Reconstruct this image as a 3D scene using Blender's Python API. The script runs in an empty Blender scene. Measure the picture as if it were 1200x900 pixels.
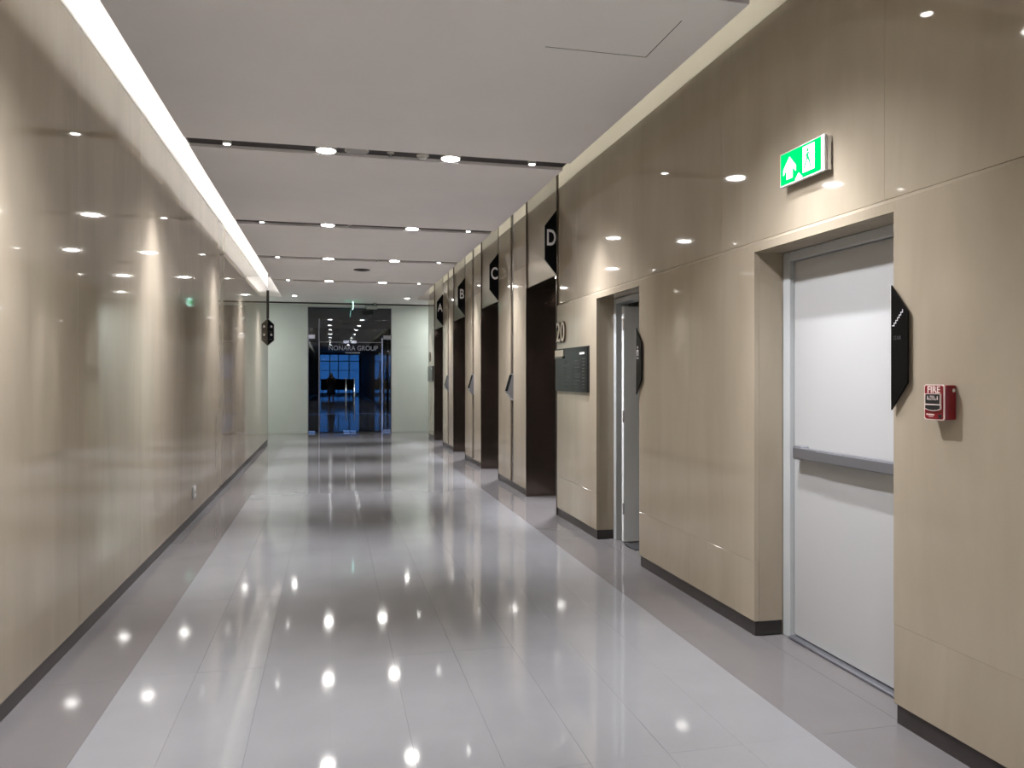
import bpy, bmesh, math, random
from mathutils import Matrix, Vector

random.seed(7)
scene = bpy.context.scene
COL = scene.collection

# ------------------------------------------------------------------ camera
cam_data = bpy.data.cameras.new('camera')
cam = bpy.data.objects.new('camera', cam_data)
COL.objects.link(cam)
cam.location = (0, 0, 1.45)
cam.rotation_euler = (math.radians(90), 0, -math.radians(13.398))
cam_data.sensor_width = 36
cam_data.lens = 36 * 890 / 1200
cam_data.shift_y = -9 / 1200
cam_data.clip_start = 0.01
cam_data.clip_end = 200
scene.camera = cam

# ------------------------------------------------------------------ sky and exposure
world = bpy.data.worlds.new('dusk_sky')
scene.world = world
world.use_nodes = True
bg = world.node_tree.nodes['Background']
bg.inputs[0].default_value = (0.06, 0.28, 0.85, 1)
bg.inputs[1].default_value = 0.36
scene.view_settings.view_transform = 'Standard'
scene.view_settings.look = 'None'
scene.view_settings.gamma = 1
scene.view_settings.use_curve_mapping = False
scene.view_settings.exposure = 3.18
scene.cycles.max_bounces = 10
scene.cycles.diffuse_bounces = 5
scene.cycles.glossy_bounces = 6
scene.cycles.transparent_max_bounces = 12
scene.cycles.sample_clamp_indirect = 4
scene.cycles.use_denoising = True

BIG_W = 34.0        # ceiling downlights
SMALL_W = 32.0
COVE_L = 7.0       # left light cove
COVE_R = 1.5       # right light cove
BEAM_BIG = 0.95       # oval beams
BEAM_SMALL = 0.58
LIFT_W = 50.0
PASSAGE_FILL_W = 3.6       # added fill light in the side passages

# ------------------------------------------------------------------ dimensions
XL, XR = -1.34, 2.294        # faces of the two long walls
ZC = 3.28                    # ceiling
YB, YE = -20.0, 20.1         # window wall behind, glass entrance ahead
XCL, XCR = -1.095, 2.0       # ceiling edges beside the coves
ROWS = [3.25, 6.35, 9.48, 12.19, 15.05]
REAR = [0.55, -2.35, -5.25]
LIFTS = [('D', 7.626, 8.875), ('C', 10.461, 11.712), ('B', 13.196, 14.488), ('A', 15.923, 17.284)]

# ------------------------------------------------------------------ helpers
def put(name, me, mat=None, parent=None, loc=None):
    o = bpy.data.objects.new(name, me)
    COL.objects.link(o)
    if mat is not None:
        me.materials.clear()
        me.materials.append(mat)
    if parent is not None:
        o.parent = parent
    if loc is not None:
        o.location = loc
    return o

def mesh_of(bm, name='mesh', smooth=False):
    bmesh.ops.recalc_face_normals(bm, faces=bm.faces)
    me = bpy.data.meshes.new(name)
    if smooth:
        for f in bm.faces:
            f.smooth = True
    bm.to_mesh(me)
    bm.free()
    return me

def obj(name, bm, mat, parent=None, loc=None, smooth=False):
    return put(name, mesh_of(bm, name, smooth), mat, parent, loc)

def box(bm, x0, x1, y0, y1, z0, z1, bevel=0.0, seg=1):
    vs = [bm.verts.new((x, y, z)) for x in (x0, x1) for y in (y0, y1) for z in (z0, z1)]
    idx = [(0, 1, 3, 2), (4, 6, 7, 5), (0, 4, 5, 1), (2, 3, 7, 6), (0, 2, 6, 4), (1, 5, 7, 3)]
    fs = [bm.faces.new([vs[i] for i in q]) for q in idx]
    if bevel:
        es = list({e for f in fs for e in f.edges})
        bmesh.ops.bevel(bm, geom=es, offset=bevel, segments=seg, affect='EDGES', profile=0.5)
    return bm

def B(*a, **k):
    return box(bmesh.new(), *a, **k)

def lathe(bm, prof, seg=24, centre=(0, 0, 0), axis='z'):
    """prof: list of (radius, height)"""
    rings = []
    for r, h in prof:
        ring = []
        for i in range(seg):
            a = 2 * math.pi * i / seg
            p = (r * math.cos(a), r * math.sin(a), h)
            if axis == 'y':
                p = (p[0], p[2], p[1])
            elif axis == 'x':
                p = (p[2], p[0], p[1])
            ring.append(bm.verts.new((p[0] + centre[0], p[1] + centre[1], p[2] + centre[2])))
        rings.append(ring)
    for a, b in zip(rings[:-1], rings[1:]):
        for i in range(seg):
            j = (i + 1) % seg
            bm.faces.new((a[i], a[j], b[j], b[i]))
    bm.faces.new(rings[0])
    bm.faces.new(rings[-1])
    return bm

FRAME_F = Matrix(((1, 0, 0), (0, 0, -1), (0, 1, 0))).to_4x4()      # u -> +x, v -> z, out of the face -> -y
FRAME_R = Matrix(((0, 0, -1), (-1, 0, 0), (0, 1, 0))).to_4x4()     # u -> -y, v -> z, out of the face -> -x

def prism(pts, depth, frame, org, bm=None):
    """polygon pts (u, v) extruded from the plane at org out to depth"""
    bm = bm or bmesh.new()
    M = Matrix.Translation(org) @ frame
    lo = [bm.verts.new(M @ Vector((u, v, 0))) for u, v in pts]
    hi = [bm.verts.new(M @ Vector((u, v, depth))) for u, v in pts]
    bm.faces.new(lo)
    bm.faces.new(hi)
    n = len(pts)
    for i in range(n):
        j = (i + 1) % n
        bm.faces.new((lo[i], lo[j], hi[j], hi[i]))
    return bm

def text_mesh(s, size, frame, org, sx=1.0, depth=0.002, offset=0.0, align='CENTER'):
    cu = bpy.data.curves.new('text', 'FONT')
    cu.body = s
    cu.size = size
    cu.align_x = align
    cu.align_y = 'CENTER'
    cu.extrude = depth / 2
    cu.offset = offset
    cu.resolution_u = 4
    t = bpy.data.objects.new('text', cu)
    COL.objects.link(t)
    dg = bpy.context.evaluated_depsgraph_get()
    dg.update()
    me = bpy.data.meshes.new_from_object(t.evaluated_get(dg))
    bpy.data.objects.remove(t)
    me.transform(Matrix.Translation(org) @ frame @ Matrix.Diagonal((sx, 1, 1, 1)))
    return me

def tag(o, label=None, cat=None, group=None, kind=None):
    if label: o['label'] = label
    if cat: o['category'] = cat
    if group: o['group'] = group
    if kind: o['kind'] = kind
    return o

def thing(name, label, cat, loc=(0, 0, 0), group=None):
    o = bpy.data.objects.new(name, None)
    COL.objects.link(o)
    o.empty_display_size = 0.05
    o.location = loc
    return tag(o, label, cat, group)

def struct(name, bm, mat, smooth=False):
    return tag(obj(name, bm, mat, smooth=smooth), kind='structure')

def struct_empty(name, loc=(0, 0, 0)):
    o = bpy.data.objects.new(name, None)
    COL.objects.link(o)
    o.location = loc
    return tag(o, kind='structure')

def copy_tree(o, loc):
    c = o.copy()
    COL.objects.link(c)
    c.location = loc
    for ch in list(o.children):
        d = ch.copy()
        COL.objects.link(d)
        d.parent = c
        for g in list(ch.children):
            e = g.copy()
            COL.objects.link(e)
            e.parent = d
    return c

# ------------------------------------------------------------------ materials
def principled(name, col, rough=0.5, metal=0.0, spec=0.5, coat=0.0, noise=0.0, nscale=8.0, bump=0.0):
    m = bpy.data.materials.new(name)
    m.use_nodes = True
    nt = m.node_tree
    p = nt.nodes['Principled BSDF']
    p.inputs['Base Color'].default_value = (*col, 1)
    p.inputs['Roughness'].default_value = rough
    p.inputs['Metallic'].default_value = metal
    p.inputs['Specular IOR Level'].default_value = spec
    p.inputs['Coat Weight'].default_value = coat
    p.inputs['Coat Roughness'].default_value = 0.03
    if noise or bump:
        g = nt.nodes.new('ShaderNodeNewGeometry')
        n = nt.nodes.new('ShaderNodeTexNoise')
        n.inputs['Scale'].default_value = nscale
        n.inputs['Detail'].default_value = 4
        nt.links.new(g.outputs['Position'], n.inputs['Vector'])
        if noise:
            r = nt.nodes.new('ShaderNodeValToRGB')
            r.color_ramp.elements[0].position = 0.3
            r.color_ramp.elements[1].position = 0.7
            r.color_ramp.elements[0].color = tuple(c * (1 - noise) for c in col) + (1,)
            r.color_ramp.elements[1].color = tuple(min(1, c * (1 + noise)) for c in col) + (1,)
            nt.links.new(n.outputs['Fac'], r.inputs['Fac'])
            nt.links.new(r.outputs['Color'], p.inputs['Base Color'])
        if bump:
            b = nt.nodes.new('ShaderNodeBump')
            b.inputs['Strength'].default_value = bump
            b.inputs['Distance'].default_value = 0.01
            nt.links.new(n.outputs['Fac'], b.inputs['Height'])
            nt.links.new(b.outputs['Normal'], p.inputs['Normal'])
    return m

def emitter(name, col, strength):
    m = bpy.data.materials.new(name)
    m.use_nodes = True
    nt = m.node_tree
    nt.nodes.clear()
    e = nt.nodes.new('ShaderNodeEmission')
    e.inputs[0].default_value = (*col, 1)
    e.inputs[1].default_value = strength
    out = nt.nodes.new('ShaderNodeOutputMaterial')
    nt.links.new(e.outputs[0], out.inputs[0])
    return m

def stone(name, light, dark, rough=0.045):
    """polished cream marble, veins running upright, a little different on each slab"""
    m = bpy.data.materials.new(name)
    m.use_nodes = True
    nt = m.node_tree
    p = nt.nodes['Principled BSDF']
    g = nt.nodes.new('ShaderNodeNewGeometry')
    oi = nt.nodes.new('ShaderNodeObjectInfo')
    vm = nt.nodes.new('ShaderNodeVectorMath'); vm.operation = 'MULTIPLY'
    vm.inputs[1].default_value = (2.6, 2.6, 0.5)
    nt.links.new(g.outputs['Position'], vm.inputs[0])
    off = nt.nodes.new('ShaderNodeVectorMath'); off.operation = 'SCALE'
    off.inputs[0].default_value = (17, 23, 31)
    nt.links.new(oi.outputs['Random'], off.inputs['Scale'])
    ad = nt.nodes.new('ShaderNodeVectorMath'); ad.operation = 'ADD'
    nt.links.new(vm.outputs[0], ad.inputs[0])
    nt.links.new(off.outputs[0], ad.inputs[1])
    n1 = nt.nodes.new('ShaderNodeTexNoise')
    n1.inputs['Scale'].default_value = 1.0; n1.inputs['Detail'].default_value = 6
    n1.inputs['Roughness'].default_value = 0.62; n1.inputs['Distortion'].default_value = 0.5
    nt.links.new(ad.outputs[0], n1.inputs['Vector'])
    r = nt.nodes.new('ShaderNodeValToRGB')
    r.color_ramp.elements[0].position = 0.30; r.color_ramp.elements[1].position = 0.66
    r.color_ramp.elements[0].color = (*dark, 1); r.color_ramp.elements[1].color = (*light, 1)
    nt.links.new(n1.outputs['Fac'], r.inputs['Fac'])
    hv = nt.nodes.new('ShaderNodeHueSaturation')
    mr = nt.nodes.new('ShaderNodeMapRange')
    mr.inputs['To Min'].default_value = 0.985; mr.inputs['To Max'].default_value = 1.015
    nt.links.new(oi.outputs['Random'], mr.inputs['Value'])
    nt.links.new(mr.outputs[0], hv.inputs['Value'])
    nt.links.new(r.outputs['Color'], hv.inputs['Color'])
    nt.links.new(hv.outputs['Color'], p.inputs['Base Color'])
    p.inputs['Roughness'].default_value = rough
    p.inputs['Specular IOR Level'].default_value = 0.5
    return m

def floor_stone(name, col, rough=0.06):
    m = bpy.data.materials.new(name)
    m.use_nodes = True
    nt = m.node_tree
    p = nt.nodes['Principled BSDF']
    g = nt.nodes.new('ShaderNodeNewGeometry')
    oi = nt.nodes.new('ShaderNodeObjectInfo')
    n1 = nt.nodes.new('ShaderNodeTexNoise')
    n1.inputs['Scale'].default_value = 3.0; n1.inputs['Detail'].default_value = 5
    nt.links.new(g.outputs['Position'], n1.inputs['Vector'])
    r = nt.nodes.new('ShaderNodeValToRGB')
    r.color_ramp.elements[0].position = 0.3; r.color_ramp.elements[1].position = 0.7
    r.color_ramp.elements[0].color = tuple(c * 0.96 for c in col) + (1,)
    r.color_ramp.elements[1].color = tuple(c * 1.04 for c in col) + (1,)
    nt.links.new(n1.outputs['Fac'], r.inputs['Fac'])
    hv = nt.nodes.new('ShaderNodeHueSaturation')
    mr = nt.nodes.new('ShaderNodeMapRange')
    mr.inputs['To Min'].default_value = 0.985; mr.inputs['To Max'].default_value = 1.015
    nt.links.new(oi.outputs['Random'], mr.inputs['Value'])
    nt.links.new(mr.outputs[0], hv.inputs['Value'])
    nt.links.new(r.outputs['Color'], hv.inputs['Color'])
    nt.links.new(hv.outputs['Color'], p.inputs['Base Color'])
    p.inputs['Roughness'].default_value = rough
    p.inputs['Specular IOR Level'].default_value = 0.36
    return m

def glass(name, tint, refl, extra=0.06):
    m = bpy.data.materials.new(name)
    m.use_nodes = True
    nt = m.node_tree
    nt.nodes.clear()
    t = nt.nodes.new('ShaderNodeBsdfTransparent'); t.inputs[0].default_value = (*tint, 1)
    gl = nt.nodes.new('ShaderNodeBsdfGlossy'); gl.inputs[0].default_value = (*refl, 1); gl.inputs['Roughness'].default_value = 0.0
    fr = nt.nodes.new('ShaderNodeFresnel'); fr.inputs[0].default_value = 1.5
    ad = nt.nodes.new('ShaderNodeMath'); ad.operation = 'ADD'; ad.inputs[1].default_value = extra
    nt.links.new(fr.outputs[0], ad.inputs[0])
    mx = nt.nodes.new('ShaderNodeMixShader')
    nt.links.new(ad.outputs[0], mx.inputs[0])
    nt.links.new(t.outputs[0], mx.inputs[1]); nt.links.new(gl.outputs[0], mx.inputs[2])
    out = nt.nodes.new('ShaderNodeOutputMaterial')
    nt.links.new(mx.outputs[0], out.inputs[0])
    return m

M = {}
M['stone'] = stone('cream_marble', (0.40, 0.34, 0.252), (0.34, 0.285, 0.21))
M['tile'] = floor_stone('pale_floor_stone', (0.25, 0.248, 0.25))
M['border'] = floor_stone('greige_floor_stone', (0.17, 0.158, 0.155))
M['grout'] = principled('grout', (0.25, 0.24, 0.235), 0.6)
M['ceiling'] = principled('ceiling_paint', (0.93, 0.905, 0.90), 0.75, noise=0.015, nscale=2)
M['slot'] = principled('slot_paint', (0.035, 0.03, 0.03), 0.55)
M['plaster'] = principled('cool_lit_white_paint', (0.60, 0.64, 0.60), 0.5, noise=0.02, nscale=2)  # white wall paint with the cooler light's tint put into the colour
M['base'] = principled('dark_skirting', (0.042, 0.035, 0.033), 0.3, noise=0.1)
M['white_door'] = principled('white_door_paint', (0.45, 0.45, 0.437), 0.45)
M['frame'] = principled('pale_frame_paint', (0.48, 0.50, 0.495), 0.35)
M['grey_door'] = principled('grey_door_paint', (0.78, 0.80, 0.79), 0.35)
M['steel'] = principled('dark_brushed_steel', (0.30, 0.305, 0.33), 0.38, metal=0.8)
M['chrome'] = principled('chrome', (0.75, 0.76, 0.78), 0.12, metal=1)
M['bronze'] = principled('satin_bronze', (0.36, 0.31, 0.235), 0.28, metal=0.9)
M['dark_bronze'] = principled('dark_mirror_bronze', (0.15, 0.12, 0.10), 0.14, metal=0.8)
M['black'] = principled('black_sign_acrylic', (0.003, 0.003, 0.0035), 0.3, spec=0.15)
M['sign_edge'] = principled('clear_sign_edge', (0.30, 0.30, 0.28), 0.2)
M['white_ink'] = principled('white_ink', (0.80, 0.80, 0.80), 0.5)
M['grey_ink'] = principled('grey_ink', (0.045, 0.045, 0.045), 0.5)
M['red'] = principled('red_enamel', (0.20, 0.008, 0.012), 0.3)
M['fire_white'] = principled('cream_print', (0.80, 0.66, 0.60), 0.5)
M['matte_black'] = principled('matt_black', (0.012, 0.012, 0.012), 0.5)
M['panel_glass'] = principled('dark_panel_glass', (0.006, 0.0075, 0.008), 0.1, spec=0.15)
M['plastic'] = principled('white_plastic', (0.72, 0.71, 0.68), 0.35)
M['grey_plastic'] = principled('grey_plastic', (0.45, 0.44, 0.43), 0.4)
M['cream'] = principled('cream_lacquer', (0.66, 0.58, 0.44), 0.3)
M['mat'] = principled('dark_mat', (0.03, 0.03, 0.03), 0.8, noise=0.3, nscale=200)
M['lamp'] = emitter('downlight_glow', (1.0, 0.97, 0.92), 9.0)
M['lamp_small'] = emitter('spot_glow', (1.0, 0.97, 0.92), 4.0)
M['cove_left'] = emitter('cove_glow_white', (1.0, 0.97, 0.93), COVE_L)
M['cove_right'] = emitter('cove_glow_warm', (1.0, 0.97, 0.85), COVE_R)
M['green'] = emitter('green_exit_panel', (0.0, 0.60, 0.13), 0.20)
M['exit_white'] = emitter('white_exit_symbol', (0.9, 1.0, 0.95), 0.55)
M['exit_edge'] = emitter('lit_acrylic_edge', (0.55, 1.0, 0.95), 0.7)
M['glass'] = glass('dark_glass', (0.42, 0.46, 0.48), (0.9, 0.95, 1.0), 0.05)
M['window_glass'] = glass('window_glass', (0.92, 0.95, 0.97), (1, 1, 1), 0.02)
M['dark_room'] = principled('dark_interior', (0.03, 0.032, 0.036), 0.6)
M['cream_paint'] = principled('cream_cove_paint', (0.80, 0.75, 0.62), 0.5)
M['band_shaded'] = principled('shaded_cove_paint', (0.50, 0.47, 0.39), 0.4)  # cream band over the lift headers, recess shade put into its colour
M['band_bright'] = principled('brightened_cove_paint', (0.86, 0.84, 0.80), 0.5)  # left cove band, colour made paler to strengthen the glow
M['cove_lining'] = principled('dimmed_cove_lining', (0.30, 0.285, 0.27), 0.8)  # recess roof darkened in colour to weaken its reflection in the wall
M['dark_board'] = principled('dark_reflection_board', (0.05, 0.042, 0.036), 0.6, spec=0.2, noise=0.2)  # made-up dark wall face, keeps its mirror image in the entrance dark
M['letter_silver'] = principled('silver_letters', (0.45, 0.46, 0.47), 0.3, metal=0.6)

# ------------------------------------------------------------------ floor
TP = (1.895 + 0.955) / 9      # tile width
TL = 4 * TP
fl = struct('floor', B(-4.2, 4.2, YB, 30, -0.06, -0.008), M['grout'])
tile_me = mesh_of(B(-TP / 2 + .0003, TP / 2 - .0003, -TL / 2 + .0003, TL / 2 - .0003, -0.0079, 0.0, bevel=0.0003), 'tile')
tile_me.materials.append(M['tile'])
rows = []
y = 17.9
while y > 2.0:
    rows.append(y - TL / 2)
    y -= TL
y_tiles_near = y
for yc in rows:
    for i in range(9):
        o = put('tile', tile_me, None, fl, (-0.955 + TP * (i + .5), yc, 0))
        o.rotation_euler = (random.uniform(-1, 1) * 0.0003, random.uniform(-1, 1) * 0.0003, 0)
def border_run(x0, x1, ya, yb, parent):
    w = x1 - x0
    n = max(1, round((yb - ya) / TL))
    L = (yb - ya) / n
    me = mesh_of(B(-w / 2 + .0005, w / 2 - .0005, -L / 2 + .0005, L / 2 - .0005, -0.0079, 0.0, bevel=0.0006), 'border_tile')
    me.materials.append(M['border'])
    for k in range(n):
        o = put('border_tile', me, None, parent, ((x0 + x1) / 2, ya + L * (k + .5), 0))
        o.rotation_euler = (random.uniform(-1, 1) * 0.0003, random.uniform(-1, 1) * 0.0003, 0)
border_run(XL - .03, -0.955, y_tiles_near, 17.9, fl)
border_run(1.895, XR + .03, y_tiles_near, 17.9, fl)
# the band of border stone across the end of the corridor
nx = 8
for i in range(nx):
    x0 = -4.0 + i * 8.0 / nx
    me = B(x0 + .0005, x0 + 8 / nx - .0005, 17.9005, 19.0 - .0005, -0.0079, 0.0, bevel=0.0006)
    obj('border_tile', me, M['border'], fl)
    me = B(x0 + .0005, x0 + 8 / nx - .0005, 19.0005, YE + .3, -0.0079, 0.0, bevel=0.0006)
    obj('border_tile', me, M['border'], fl)
# floor of the door and lift recesses
for n_, ya, yb in [(0, 2.727, 3.803), (1, 5.43, 6.391)] + [(2, a, b) for _, a, b in LIFTS]:
    obj('recess_tile', B(XR + .031, 3.4, ya + .001, yb - .001, -0.0079, -0.0004), M['border'], fl)
# beyond the reach of single tiles: behind the camera
bm = bmesh.new()
y = y_tiles_near
while y > YB + TL:
    for i in range(9):
        x0 = -0.955 + TP * i
        box(bm, x0 + .0005, x0 + TP - .0005, y - TL + .0005, y - .0005, -0.0079, 0)
    y -= TL
tag(obj('tile_field', bm, M['tile'], fl), kind='stuff')
bm = bmesh.new()
y = y_tiles_near
while y > YB + TL:
    for x0, x1 in ((XL - .03, -.955), (1.895, XR + .03)):
        box(bm, x0 + .0005, x1 - .0005, y - TL + .0005, y - .0005, -0.0079, 0)
    y -= TL
tag(obj('border_field', bm, M['border'], fl), kind='stuff')

# ------------------------------------------------------------------ left wall
wl = struct('wall_left', B(XL - .30, XL - .02, YB, 17.33, 0, 3.75), M['stone'])
PW = 1.42
def left_panels():
    y1 = 17.35
    k = 0
    while y1 > -2.0:
        y0 = y1 - PW
        for z0, z1 in ((0.082, 3.365),):
            obj('stone_panel', B(XL - .02, XL, y0 + .0004, y1 - .0004, z0 + .0004, z1 - .0004, bevel=0.0008), M['stone'], wl)
        y1 = y0
    obj('stone_panel', B(XL - .02, XL, YB, y1, 0.082, 3.365), M['stone'], wl)
    obj('cove_band', B(XL - .02, XL - .001, YB, 17.35, 3.3655, 3.70), M['band_bright'], wl)
left_panels()
obj('end_panel', B(XL - .30, XL - .0, 17.33, 17.35, 0.082, 3.70), M['stone'], wl)
struct('baseboard_left', B(XL - .025, XL - .008, YB, 17.35, 0, 0.082), M['base'])

# ------------------------------------------------------------------ right wall
XRB = XR + 0.028
bm = bmesh.new()
def seg(y0, y1, z0=0.0, z1=3.75):
    box(bm, XRB, 2.62, y0, y1, z0, z1)
seg(YB, 2.712); seg(3.818, 5.415); seg(6.406, 7.60)
seg(2.712, 3.818, 2.155, 3.75); seg(5.415, 6.406, 2.155, 3.75)
for (_, n0, f0), (_, n1, f1) in zip(LIFTS[:-1], LIFTS[1:]):
    seg(f0 + .02, n1 - .02)
seg(LIFTS[-1][2] + .02, 18.37)
wr = struct('wall_right', bm, M['stone'])
SEAM = 2.19
def low_panel(y0, y1, z0, z1, chamfer=False):
    b = B(XR, XRB, y0 + .0005, y1 - .0005, z0 + .0005, z1 - .0005, bevel=0.0015)
    obj('stone_panel', b, M['stone'], wr)
def top_course(y0, y1, z0):
    """slab whose top edge slopes back to the upper course"""
    pts = [(XR, z0 + .0005), (XR, SEAM - .006), (XR + .018, SEAM + .014), (XRB, SEAM + .014), (XRB, z0 + .0005)]
    b = bmesh.new()
    a = [b.verts.new((x, y0 + .0005, z)) for x, z in pts]
    c = [b.verts.new((x, y1 - .0005, z)) for x, z in pts]
    b.faces.new(a); b.faces.new(c)
    for i in range(len(pts)):
        j = (i + 1) % len(pts)
        b.faces.new((a[i], a[j], c[j], c[i]))
    obj('stone_panel', b, M['stone'], wr)
def up_panel(y0, y1, z0, z1):
    obj('stone_panel', B(XR + .016, XRB, y0 + .0004, y1 - .0004, z0 + .0004, z1 - .0004, bevel=0.0008), M['stone'], wr)
for y0, y1 in [(6.391, 7.0), (7.0, 7.60), (3.803, 4.6), (4.6, 5.43), (1.4, 2.727), (0.0, 1.4), (-1.4, 0.0)]:
    low_panel(y0, y1, 0.082, 0.414)
    top_course(y0, y1, 0.414)
for y0, y1 in [(2.727, 3.803), (5.43, 6.391)]:
    top_course(y0, y1, 2.14)
for y0, y1 in [(7.0, 7.60), (5.6, 7.0), (4.2, 5.6), (2.8, 4.2), (1.4, 2.8), (0.0, 1.4), (-1.4, 0.0)]:
    up_panel(y0, y1, SEAM + .0145, 3.41)
obj('dark_panel', B(XR, XRB, YB, -1.4, 0.082, SEAM), M['dark_board'], wr)  # added behind the camera to darken the reflection in the glass
obj('dark_panel', B(XR + .016, XRB, YB, -1.4, SEAM + .0145, 3.41), M['dark_board'], wr)
# stone linings of the two door recesses
for y0, y1 in [(2.727, 3.803), (5.43, 6.391)]:
    xb = 2.47 if y0 < 4 else 2.455
    obj('reveal_panel', B(XRB + .0005, xb, y1, y1 + .015, 0.082, 2.155), M['stone'], wr)
    obj('reveal_panel', B(XRB + .0005, xb, y0 - .015, y0, 0.082, 2.155), M['stone'], wr)
    obj('soffit_panel', B(XRB + .0005, xb, y0, y1, 2.14, 2.155), M['stone'], wr)
# piers between the lifts: two slabs and a bronze strip
PIERS = [(8.875, 10.461), (11.712, 13.196), (14.488, 15.923)]
for y0, y1 in PIERS:
    g0 = y0 + 0.43 * (y1 - y0); g1 = g0 + 0.165
    for a, b_ in ((y0 + .02, g0), (g1, y1 - .02)):
        for z0, z1 in ((0.082, 2.80), (2.80, 3.41)):
            obj('stone_panel', B(XR, XRB, a + .0005, b_ - .0005, z0 + .0005, z1 - .0005, bevel=0.001), M['stone'], wr)
    obj('bronze_strip', B(XR + .012, XRB + .001, g0, g1, 0.082, 3.70), M['dark_bronze'], wr)
for z0, z1 in ((0.082, 2.80), (2.80, 3.41)):
    obj('stone_panel', B(XR, XRB, 17.304, 18.37, z0 + .0005, z1 - .0005, bevel=0.001), M['stone'], wr)
obj('end_panel', B(XR, 2.62, 18.3705, 18.39, 0.082, 3.70), M['stone'], wr)
for y0, y1 in [(YB, 7.60), (17.304, 18.37)] + [q for a, b_ in PIERS for q in ((a + .02, a + .43 * (b_ - a)), (a + .43 * (b_ - a) + .165, b_ - .02))]:
    obj('cove_band', B(XR + (.016 if y0 < 0 else .001), XRB, y0 + .0005, y1 - .0005, 3.4105, 3.70), M['cream_paint'], wr)
# skirting set a little behind the stone
bm = bmesh.new()
for y0, y1 in [(YB, 2.717), (3.813, 5.42), (6.401, 7.60), (17.304, 18.38)]:
    box(bm, XR + .010, XRB, y0, y1, 0, 0.082)
for y0, y1 in PIERS:
    box(bm, XR + .006, XRB, y0 + .02, y1 - .02, 0, 0.082)
for yy, xb in ((3.803, 2.47), (6.391, 2.455)):
    box(bm, XRB, xb, yy + .010, yy + .02, 0, 0.082)
struct('baseboard_right', bm, M['base'])

# unseen outer shell, added to block sky light from the rooms beside the corridor
struct('wall_light_seal', B(3.5, 3.6, YB, 20.0, 0, 3.75), M['dark_room'])
bm = bmesh.new()
box(bm, 2.62, 3.5, 4.5, 4.6, 0, 3.75); box(bm, 2.62, 3.5, 7.3, 7.4, 0, 3.75)
struct('wall_partition', bm, M['plaster'])

# ------------------------------------------------------------------ ceiling
SW = 0.11
allrows = sorted(ROWS + REAR)
bm = bmesh.new()
edges = [YB] + [v for r in allrows for v in (r - SW, r + SW)] + [18.15]
for a, b_ in zip(edges[0::2], edges[1::2]):
    box(bm, XCL, XCR, a, b_, ZC, ZC + .07)
box(bm, -4.2, 4.2, 18.15, 19.42, ZC, ZC + .07)
box(bm, -4.2, 4.2, 19.52, 30, ZC + .01, ZC + .08)
box(bm, -4.2, 4.2, 18.15, 18.2, ZC + .07, ZC + .44)                  # end of the coves
box(bm, XCL, XCL + .015, YB, 18.15, ZC + .07, ZC + .085)             # upstand that hides the light line
box(bm, XCR - .015, XCR, YB, 18.15, ZC + .07, ZC + .105)
ce = struct('ceiling', bm, M['ceiling'])
obj('cove_lining', B(-4.2, 4.2, YB, 30, ZC + .44, ZC + .50), M['cove_lining'], ce)
struct('shadow_strip_1', B(-4.2, 4.2, 19.515, 19.53, ZC - .028, ZC + .03), M['slot'])  # dark strip standing in for the shadow gap before the end wall
for r in allrows:
    obj('slot_channel', B(XCL, XCR, r - SW - .01, r + SW + .01, ZC + .026, ZC + .034), M['slot'], ce)
obj('slot_channel', B(-4.2, 4.2, 19.40, 19.54, ZC + .03, ZC + .04), M['slot'], ce)
# hatch: a lid in the ceiling with a hairline joint
hx0, hx1, hy0, hy1 = 1.157, 1.757, 3.60, 4.06
hb = bmesh.new()
for x0, x1, y0, y1 in [(hx0, hx1, hy1 - .004, hy1), (hx1 - .004, hx1, hy0, hy1)]:
    box(hb, x0, x1, y0, y1, ZC - .0012, ZC + .001)
obj('hatch_joint', hb, M['slot'], ce)

# light coves along both walls
for lab, x, z, mat in (('bright white continuous light cove along the top of the left wall', XCL + .15, ZC + .072, 'cove_left'),
                       ('dim cream light cove above the lift doors along the right wall', XCR - .15, ZC + .088, 'cove_right')):
    t = thing('cove_light', lab, 'cove light', (x, 0, z))
    obj('profile', B(-.03, .03, YB + .5, 18.1, -.002 if x < 0 else -.018, 0), M['plastic'], t)
    bm = bmesh.new()
    yy = YB + .5
    while yy < 18.0:
        box(bm, -.012, .012, yy, yy + 1.0, 0, .010)
        yy += 1.0
    tag(obj('light_line', bm, M[mat], t), kind='stuff')

# ------------------------------------------------------------------ downlights
def lamp_data(name, w, size, blend, rad, col=(0.96, 0.97, 1.05)):
    l = bpy.data.lights.new(name, 'SPOT')
    l.energy = w
    l.color = col
    l.spot_size = math.radians(size)
    l.spot_blend = blend
    l.shadow_soft_size = rad
    return l
BIG = lamp_data('downlight_lamp', BIG_W, 94, 1.0, 0.06)
SMALL = lamp_data('spot_lamp', SMALL_W, 84, 1.0, 0.03)

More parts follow.
